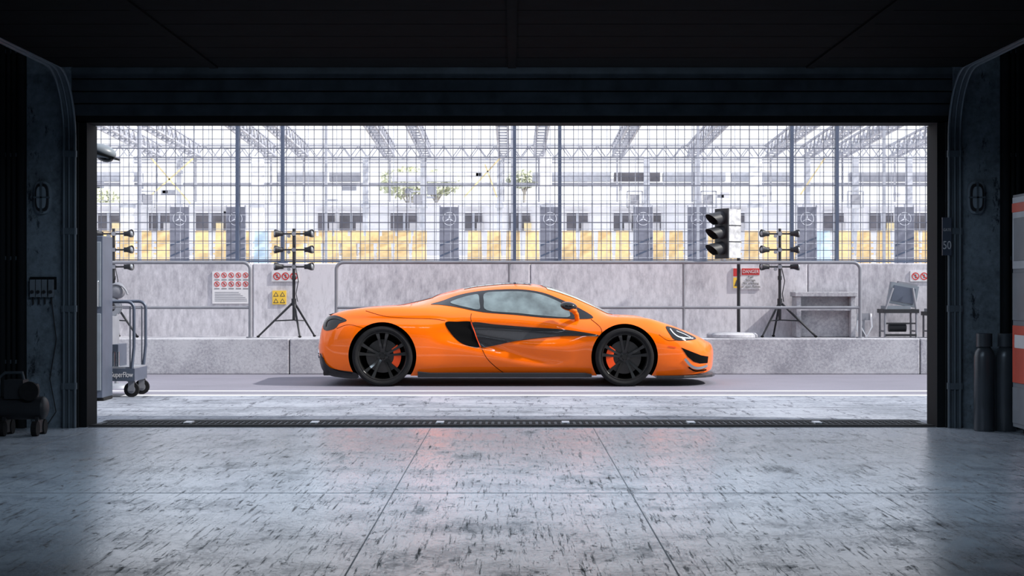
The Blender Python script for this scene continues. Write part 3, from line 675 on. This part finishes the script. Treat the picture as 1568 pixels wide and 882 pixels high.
yw = pchip([(-2.21,.62),(-2.17,.74),(-2.1,.83),(-1.95,.89),(-1.7,.93),(-1.4,.945),(-1.1,.94),(-.7,.90),(-.2,.88),(.4,.875),(.9,.90),(1.24,.93),(1.6,.925),(1.85,.89),(2.0,.83),(2.12,.73),(2.22,.56),(2.28,.36),(2.311,.15)])
zw = pchip([(-2.21,.42),(-1.95,.56),(-1.4,.62),(-.7,.56),(0,.45),(.7,.48),(1.24,.56),(1.7,.50),(2.0,.42),(2.2,.36),(2.311,.33)])
zb = pchip([(-2.21,.38),(-2.20,.28),(-2.16,.19),(-2.09,.135),(-1.9,.12),(-1,.115),(1,.115),(1.9,.12),(2.15,.135),(2.25,.165),(2.29,.22),(2.311,.29)])
XMIN = -1.9-.31*.86
def cr(P, u):
    i = min(int(u), len(P)-2); t = u-i
    p1, p2 = P[i], P[i+1]
    p0 = P[i-1] if i > 0 else (2*p1[0]-p2[0], 2*p1[1]-p2[1])
    p3 = P[i+2] if i+2 < len(P) else (-P[-2][0], P[-2][1])
    def dd(a, c): return max(1e-4, math.hypot(a[0]-c[0], a[1]-c[1])**0.5)
    t0 = 0; t1 = t0+dd(p0, p1); t2 = t1+dd(p1, p2); t3 = t2+dd(p2, p3); T = t1+(t2-t1)*t
    def L(a, c, ta, tb): return tuple(((tb-T)*a[j]+(T-ta)*c[j])/(tb-ta) for j in (0, 1))
    A1 = L(p0, p1, t0, t1); A2 = L(p1, p2, t1, t2); A3 = L(p2, p3, t2, t3)
    B1 = L(A1, A2, t0, t2); B2 = L(A2, A3, t1, t3)
    return L(B1, B2, t1, t2)
def gauss(v, s): return math.exp(-(v/s)**2)
def sstep(a, c, x):
    t = min(1, max(0, (x-a)/(c-a))); return t*t*(3-2*t)
def disp(x, z):
    d = 0.0
    zl = 0.655-0.06*(x+.7)
    d += .04*gauss(z-zl, .085)*sstep(-.85, -.45, x)*(1-sstep(.1, 1.0, x))
    zc_ = .30+.28*sstep(.5, -.9, x)
    d += .026*gauss(z-zc_, .07)*sstep(-.95, -.6, x)*(1-sstep(.3, .8, x))
    d += .014*gauss(z-.74, .035)*sstep(-2.0, -1.6, x)*(1-sstep(-1.0, -.6, x))
    d += .018*gauss(z-.33, .13)*gauss(x-.80, .16)
    return d
cache = {}
def ctrl(x):
    W, S, Mm = (yw(x), zw(x)), (ys(x), zs(x)), (ym(x), zm(x)); zbb = zb(x)
    return [(W[0]-.10*min(1, W[0]/.6), zbb), (W[0]-.042, zbb+.3*(W[1]-zbb)), W, (S[0]+.72*(W[0]-S[0]), W[1]+.6*(S[1]-W[1])), S, Mm, (Mm[0]*.5, Mm[1]+.78*(zc(x)-Mm[1])), (0, zc(x))]
def sec(x, u):
    P = cache.get(x) or cache.setdefault(x, ctrl(x))
    y, z = cr(P, u)
    if u < 4: y -= disp(x, z)
    return y, z
def yat(x, z):
    N = 70; prev = sec(x, 0)
    if z <= prev[1]: return prev[0]
    for i in range(1, N+1):
        c = sec(x, 7*i/N)
        if c[1] >= z:
            t = (z-prev[1])/max(1e-6, c[1]-prev[1]); return prev[0]+t*(c[0]-prev[0])
        if c[1] < prev[1]-1e-3 and i > 40: return prev[0]
        prev = c
    return prev[0]
def surf(x, z, off):
    x = max(XMIN+.005, x)
    e = .012; y = yat(x, z); dx = (yat(min(2.30, x+e), z)-yat(max(XMIN, x-e), z))/(2*e); dz = (yat(x, z+e)-yat(x, z-e))/(2*e)
    dx = max(-4, min(4, dx)); dz = max(-4, min(4, dz))
    n = Vector((-dx, 1, -dz)).normalized()
    return Vector((x, y, z))+n*off
car = empty('sports_car', (0, YC, 0))
NX, NU = 190, 64
xsn = []
for i in range(NX+1):
    t = i/NX; a = -math.cos(math.pi*t); t2 = 0.5*(t*2-1)+0.5*a
    xsn.append((XMIN+2.311)/2+t2*(2.311-XMIN)/2)
rings = []
vs, fs = [], []
for x in xsn:
    r = [(0, zb(x))]+[sec(x, 7*i/NU) for i in range(NU+1)]
    full = [(x, YC-y, z) for y, z in r]+[(x, YC+y, z) for y, z in r[1:-1]][::-1]
    rings.append(full)
n = len(rings[0])
for r in rings: vs += r
for i in range(len(rings)-1):
    for j in range(n): fs.append((i*n+j, i*n+(j+1) % n, (i+1)*n+(j+1) % n, (i+1)*n+j))
fs.append(tuple(range(n))[::-1]); fs.append(tuple(range((len(rings)-1)*n, len(rings)*n)))
b = B(); b.add(vs, fs, 'orange', True); body = b.make('body', car)
XR, XF, RR, RF = X(585, YC-.95), X(957, YC-.95), .333, .322
cut = B()
for xc, r, zz in ((XR, .375, .335), (XF, .366, .325)):
    for s in (-1, 1): cut.cyl((xc, YC+s*.60, zz), (xc, YC+s*1.2, zz), r, 'arch', seg=72)
cutter = cut.make('cutter_tmp', origin=(0, 0, 0))
md = body.modifiers.new('arches', 'BOOLEAN'); md.object = cutter; md.operation = 'DIFFERENCE'; md.solver = 'EXACT'
try: md.material_mode = 'TRANSFER'
except Exception as ex: print(ex)
bpy.context.view_layer.update()
dg = bpy.context.evaluated_depsgraph_get()
me2 = bpy.data.meshes.new_from_object(body.evaluated_get(dg)); body.modifiers.clear(); body.data = me2
bpy.data.objects.remove(cutter, do_unlink=True)
bm = bmesh.new(); bm.from_mesh(me2)
for e_ in bm.edges:
    if len(e_.link_faces) == 2: e_.smooth = e_.calc_face_angle(0) < math.radians(40)
bm.to_mesh(me2); bm.free()

def cs(sx, sy, y=.9):
    d = YC-y; return (X(sx, d), Z(sy, d))
def smooth_poly(pts, closed=True, n=6):
    out = []; N = len(pts); rng = range(N) if closed else range(N-1)
    for i in rng:
        p0, p1, p2, p3 = (pts[(i-1) % N], pts[i], pts[(i+1) % N], pts[(i+2) % N]) if closed else (pts[max(i-1, 0)], pts[i], pts[i+1], pts[min(i+2, N-1)])
        for j in range(n):
            t = j/n
            out.append(tuple(.5*((2*p1[k])+(-p0[k]+p2[k])*t+(2*p0[k]-5*p1[k]+4*p2[k]-p3[k])*t*t+(-p0[k]+3*p1[k]-3*p2[k]+p3[k])*t**3) for k in (0, 1)))
    if not closed: out.append(pts[-1])
    return out
def resample(poly, step=.03):
    out = []
    for i in range(len(poly)):
        a, c = poly[i], poly[(i+1) % len(poly)]; L = math.hypot(c[0]-a[0], c[1]-a[1]); m = max(1, int(L/step))
        for j in range(m): out.append((a[0]+(c[0]-a[0])*j/m, a[1]+(c[1]-a[1])*j/m))
    return out
def inside(p, poly):
    c = False; j = len(poly)-1
    for i in range(len(poly)):
        if (poly[i][1] > p[1]) != (poly[j][1] > p[1]) and p[0] < (poly[j][0]-poly[i][0])*(p[1]-poly[i][1])/(poly[j][1]-poly[i][1])+poly[i][0]: c = not c
        j = i
    return c
def patch(name, poly, k, off=.004, grid=.025, skirt=.012):
    poly = resample(poly, grid); pts = [Vector(p) for p in poly]; n = len(pts)
    x0 = min(p[0] for p in poly); x1 = max(p[0] for p in poly); z0 = min(p[1] for p in poly); z1 = max(p[1] for p in poly)
    gx = x0+grid/2
    while gx < x1:
        gz = z0+grid/2
        while gz < z1:
            if inside((gx, gz), poly) and min((gx-p[0])**2+(gz-p[1])**2 for p in poly) > (grid*.5)**2: pts.append(Vector((gx, gz)))
            gz += grid
        gx += grid
    V, E, F, *_ = delaunay_2d_cdt(pts, [(i, (i+1) % n) for i in range(n)], [], 1, 1e-6)
    P = [surf(v[0], v[1], off) for v in V]
    cnt = {}
    for f in F:
        for i in range(3):
            e = (f[i], f[(i+1) % 3]); cnt[tuple(sorted(e))] = cnt.get(tuple(sorted(e)), 0)+1
    bd = [e for e, c in cnt.items() if c == 1]
    Q = [surf(v[0], v[1], off-skirt) for v in V]; o = len(P)
    for s in (-1, 1):
        b = B(); vv = [(p.x, YC+s*p.y, p.z) for p in P]+[(p.x, YC+s*p.y, p.z) for p in Q]
        b.add(vv, [tuple(f) for f in F], k, True); b.add(vv, [(a, c, c+o, a+o) for a, c in bd], k)
        b.make(name, car)
def strip(name, line, w, k, off=.0025, sm=True):
    if sm: line = smooth_poly(line, False, 6)
    L, R = [], []
    for i, p in enumerate(line):
        a = line[max(i-1, 0)]; c = line[min(i+1, len(line)-1)]; d = math.hypot(c[0]-a[0], c[1]-a[1]) or 1e-6
        nx, nz = -(c[1]-a[1])/d, (c[0]-a[0])/d
        L.append((p[0]+nx*w/2, p[1]+nz*w/2)); R.append((p[0]-nx*w/2, p[1]-nz*w/2))
    for s in (-1, 1):
        b = B(); vv = []
        for l, r in zip(L, R):
            a = surf(l[0], l[1], off); c = surf(r[0], r[1], off); vv += [(a.x, YC+s*a.y, a.z), (c.x, YC+s*c.y, c.z)]
        b.add(vv, [(2*i, 2*i+1, 2*i+3, 2*i+2) for i in range(len(L)-1)], k, True); b.make(name, car)
G = lambda l, y=.68: [cs(a, c, y) for a, c in l]
S_ = lambda l, y=.88: [cs(a, c, y) for a, c in l]
patch('window_surround', smooth_poly(G([(660,466),(678,460.5),(700,452.5),(730,446.5),(765,443.5),(800,443.5),(830,448),(855,457),(885,471),(908,486),(885,488.5),(860,487.5),(830,486),(790,482),(740,478),(700,470.5),(675,467)]), n=4), 'gloss_black', .004)
patch('side_window', smooth_poly(G([(743,449.5),(770,447),(800,447),(826,451),(848,459),(866,469),(872,479),(868,486),(830,483.5),(790,479.5),(746,475.5),(741,462)]), n=4), 'carglass', .008)
patch('quarter_window', smooth_poly(G([(690,463),(705,457),(722,452.5),(732,452),(734,462),(734,474),(715,471),(697,467)]), n=4), 'carglass', .008)
patch('side_intake', smooth_poly(S_([(682,494),(700,492.5),(722,493),(727,505),(735,530),(722,531),(704,524),(690,510)]), n=5), 'arch', .004)
patch('door_blade', smooth_poly(S_([(722,494),(760,497),(810,501),(860,504.5),(900,510),(919,514.5),(895,514.5),(860,515),(820,518.5),(780,524),(750,530.5),(737,531),(728,514)]), n=5), 'carbon', .012)
strip('blade_highlight', S_([(726,496),(760,499.5),(820,504),(880,509),(912,513.5)]), .005, 'disc', .0145)
strip('intake_edge', S_([(721,493),(726,507),(735,531)]), .010, 'caliper', .016)
strip('door_seam', S_([(737,531),(745,548),(760,563),(780,577)]), .006, 'arch')
strip('door_seam', S_([(722,480),(721,486),(722,493)], .82), .005, 'arch')
strip('bonnet_seam', S_([(905,489),(918,500),(921,508),(919,514)], .82), .005, 'arch')
strip('bonnet_seam', S_([(1008,512),(1022,521),(1040,520)], .84), .004, 'arch')
strip('engine_cover_seam', S_([(560,476),(590,484),(625,487),(660,488),(682,491)], .84), .004, 'arch')
strip('bumper_seam', S_([(516,503),(535,497),(560,503)], .86), .004, 'arch')
patch('head_lamp', smooth_poly(S_([(1018,500),(1030,502),(1048,509),(1066,518.5),(1050,521),(1032,520),(1024,512)], .72), n=4), 'gloss_black', .005)
strip('head_lamp_led', S_([(1024,503.5),(1030,511),(1040,516.5),(1060,518.5)], .72), .012, 'led', .009)
strip('head_lamp_led', S_([(1034,507),(1046,512),(1056,517)], .72), .007, 'led', .009)
patch('tail_lamp_surround', smooth_poly(S_([(496,494),(501,486),(514,483),(528,487),(533,491),(522,495),(516,502),(503,506),(496,503)], .72), n=4), 'gloss_black', .005)
strip('tail_lamp', S_([(500,500),(503,491),(514,487.5),(526,490)], .72), .014, 'disc', .010)
patch('front_intake', S_([(1040,531),(1055,537),(1072,543.5),(1085,546),(1084,556),(1070,556),(1060,553),(1050,545)], .66), 'arch', .004, grid=.02)
strip('bumper_blade', S_([(1046,548),(1056,559),(1068,563),(1084,560)], .70), .030, 'greysteel', .010)
strip('bumper_blade_gap', S_([(1052,561),(1064,567),(1082,566)], .70), .016, 'arch', .012)
patch('rear_vent', smooth_poly(S_([(489,546),(496,548),(502,560),(520,566),(546,570),(548,579),(515,577),(500,572),(491,562)], .75), n=3), 'carbon', .006)
strip('rear_bumper_blade', S_([(492,541),(500,557),(515,567),(540,572)], .78), .018, 'blackplastic', .016)
strip('side_marker', S_([(1022,530),(1034,532)], .84), .012, 'caliper', .004)
def upatch(name, x0f, x1f, u0, k, nx=24, nu=14):
    vv = []
    for j in range(2*nu+1):
        w = (j-nu)/nu; s = 1 if w >= 0 else -1; u = 7-abs(w)*(7-u0)
        xa, xb = x0f(abs(w)), x1f(abs(w))
        for i in range(nx+1):
            x = xa+(xb-xa)*i/nx; y, z = sec(x, min(u, 6.999)); vv.append((x, YC+s*(y+.003*abs(w)), z+.005))
    b = B(); m = nx+1
    b.add(vv, [(j*m+i, j*m+i+1, (j+1)*m+i+1, (j+1)*m+i) for j in range(2*nu) for i in range(nx)], k, True); b.make(name, car)
upatch('windscreen', lambda w: .30+.10*w, lambda w: 1.17-.10*w**2, 5.12, 'windscreen')
upatch('rear_screen', lambda w: -1.35, lambda w: -.80-.1*w, 5.3, 'gloss_black')
upatch('roof_panel', lambda w: -.55, lambda w: .22, 5.75, 'gloss_black')
b = B()
for s in (-1, 1):
    pts = [(-1.04, .10), (.88, .10), (.88, .135), (.80, .15), (-.9, .15), (-1.04, .165)]
    b.prism([(p[0], YC+s*.80, p[1]) for p in pts], (0, s*.10, 0), 'carbon')
b.make('side_skirt', car, bevel=.006)
b = B(); out = [(1.60, .88), (1.9, .865), (2.05, .80), (2.16, .70), (2.25, .55), (2.30, .35), (2.32, 0)]
poly = [(x, YC-y, .088) for x, y in out]+[(x, YC+y, .088) for x, y in out[::-1][1:]]
b.prism(poly, (0, 0, .028), 'carbon'); b.make('front_splitter', car, bevel=.004)
b = B(); b.b2(-2.10, -1.80, YC-.72, YC+.72, .12, .17, 'carbon')
for y in (-.5, -.25, 0, .25, .5): b.b2(-2.12, -1.8, YC+y-.008, YC+y+.008, .10, .26, 'carbon')
for y in (-.4, .4): b.cyl((-2.19, YC+y, .34), (-2.1, YC+y, .34), .05, 'chrome', seg=20)
b.make('rear_diffuser', car)
b = B(); b.prism([(-2.01, YC-.66, .775), (-2.05, YC-.66, .79), (-1.88, YC-.66, .83)], (0, 1.32, 0), 'carbon'); b.make('rear_spoiler', car, bevel=.003)
for s in (-1, 1):
    b = B(); yq = .93; x, z = cs(871, 469, yq)
    b.ell((x, YC+s*yq, z), (.095, .075, .05), 'gloss_black', 24, 14, Matrix.Rotation(.16, 3, 'Y'))
    b.ell((x+.03, YC+s*(yq-.005), z-.03), (.07, .065, .035), 'orange', 24, 14, Matrix.Rotation(.5, 3, 'Y'))
    x2, z2 = cs(882, 490, .80)
    b.tube([(x+.05, YC+s*(yq-.02), z-.05), (x+.085, YC+s*.87, z-.085), (x2+.015, YC+s*.78, z2)], .026, 'orange', 12)
    b.make('door_mirror', car)
def wheel(xc, s, R, rr, hw, front):
    yc = YC+s*(.935-hw); b = B(); o = (xc, yc, R); ax = (0, s, 0)
    b.lathe([(rr, hw*.80), (rr+.012, hw*.95), (rr+.03, hw), (R-.03, hw), (R-.010, hw*.93), (R, hw*.78), (R, -hw*.78), (R-.01, -hw*.93), (R-.03, -hw), (rr+.01, -hw), (rr, -hw*.8)], o, ax, 'rubber', 72)
    for g in (-.45, 0, .45): b.lathe([(R+.0006, g*hw-.004), (R+.0006, g*hw+.004)], o, ax, 'arch', 72)
    b.make('tyre', car)
    b = B()
    b.lathe([(rr+.003, hw*.80), (rr+.004, hw*.88), (rr-.006, hw*.90), (rr-.012, hw*.82), (rr-.016, hw*.7)], o, ax, 'rim', 72)
    b.lathe([(rr-.016, hw*.7), (rr-.018, hw*.5), (rr-.03, -hw*.2), (rr-.03, -hw*.8), (rr, -hw*.8)], o, ax, 'arch', 72)
    b.lathe([(0, hw*.62), (.028, hw*.62), (.034, hw*.55), (.06, hw*.50), (.066, hw*.3), (.066, 0), (0, 0)], o, ax, 'rim', 40)
    for i in range(5):
        for t in (-1, 1):
            a0 = math.radians(90+72*i+t*10); a1 = math.radians(90+72*i+t*12)
            def pt(r, a, y, w):
                c, sn = math.cos(a), math.sin(a); n = (-sn*w, c*w)
                return [(xc+r*c+n[0], yc+s*y, R+r*sn+n[1]), (xc+r*c-n[0], yc+s*y, R+r*sn-n[1])]
            st = [(.045, a0, hw*.52, .014), (.11, a0+(a1-a0)*.25, hw*.60, .0125), (.18, a0+(a1-a0)*.6, hw*.72, .013), (rr-.006, a1, hw*.82, .020)]
            vv = []
            for r, a, y, w in st: vv += pt(r, a, y, w)+pt(r, a, y-.035, w*1.1)
            ff = []
            for q in range(3):
                o_ = q*4; ff += [(o_, o_+1, o_+5, o_+4), (o_+3, o_+2, o_+6, o_+7), (o_+1, o_+3, o_+7, o_+5), (o_+2, o_, o_+4, o_+6)]
            ff += [(0, 2, 3, 1), (12, 13, 15, 14)]; b.add(vv, ff, 'rim')
        a = math.radians(54+72*i); b.cyl((xc+.035*math.cos(a), yc+s*hw*.48, R+.035*math.sin(a)), (xc+.035*math.cos(a), yc+s*hw*.60, R+.035*math.sin(a)), .007, 'disc', seg=8)
    b.make('alloy_rim', car)
    b = B(); yd_ = hw*.12
    b.lathe([(.06, yd_-.015), (.185, yd_-.015), (.185, yd_+.015), (.06, yd_+.015)], o, ax, 'disc', 48)
    ca = 0 if not front else math.pi; n = 12; vv = []
    for i in range(n+1):
        a = ca-math.radians(38)+math.radians(76)*i/n
        for r in (.125, .205):
            for y in (yd_+.018, yd_+.06): vv.append((xc+r*math.cos(a), yc+s*y, R+r*math.sin(a)))
    ff = []
    for i in range(n):
        o_ = 4*i; ff += [(o_, o_+4, o_+5, o_+1), (o_+2, o_+3, o_+7, o_+6), (o_+1, o_+5, o_+7, o_+3), (o_, o_+2, o_+6, o_+4)]
    ff += [(0, 1, 3, 2), (4*n, 4*n+2, 4*n+3, 4*n+1)]; b.add(vv, ff, 'caliper')
    b.lathe([(0, -hw*.6), (rr-.028, -hw*.6)], o, ax, 'arch', 48)
    b.make('brake', car)
for s in (-1, 1):
    wheel(XR, s, RR, .268, .135, False); wheel(XF, s, RF, .257, .12, True)

# ------------------------------------------------------------------ light, sky, camera
w = bpy.data.worlds.new('sky'); scene.world = w; w.use_nodes = True
nt = w.node_tree; bg = nt.nodes['Background']
tc = nt.nodes.new('ShaderNodeTexCoord'); sp = nt.nodes.new('ShaderNodeSeparateXYZ'); rp = nt.nodes.new('ShaderNodeValToRGB')
nt.links.new(tc.outputs['Generated'], sp.inputs[0]); nt.links.new(sp.outputs['Z'], rp.inputs['Fac']); nt.links.new(rp.outputs['Color'], bg.inputs['Color'])
rp.color_ramp.elements[0].position = 0.0; rp.color_ramp.elements[0].color = (.96, .97, 1, 1); rp.color_ramp.elements[1].position = 0.8; rp.color_ramp.elements[1].color = (.76, .84, 1, 1)
bg.inputs['Strength'].default_value = 1.42
sv = Vector((.74, -.17, .66)).normalized()
L = bpy.data.lights.new('sun', 'SUN'); L.energy = 6.2; L.angle = math.radians(1.2); L.color = (1, .965, .91)
o = bpy.data.objects.new('sun', L); o.rotation_euler = sv.to_track_quat('Z', 'Y').to_euler(); o.location = (8, 5, 9); col.objects.link(o)
cam = bpy.data.cameras.new('camera'); co = bpy.data.objects.new('camera', cam); col.objects.link(co)
cam.sensor_width = 36; cam.lens = 3100/1920*36; co.location = (0, 0, H); co.rotation_euler = (math.pi/2, 0, 0); cam.clip_end = 400
scene.camera = co
scene.view_settings.view_transform = 'Standard'
scene.view_settings.look = 'None'
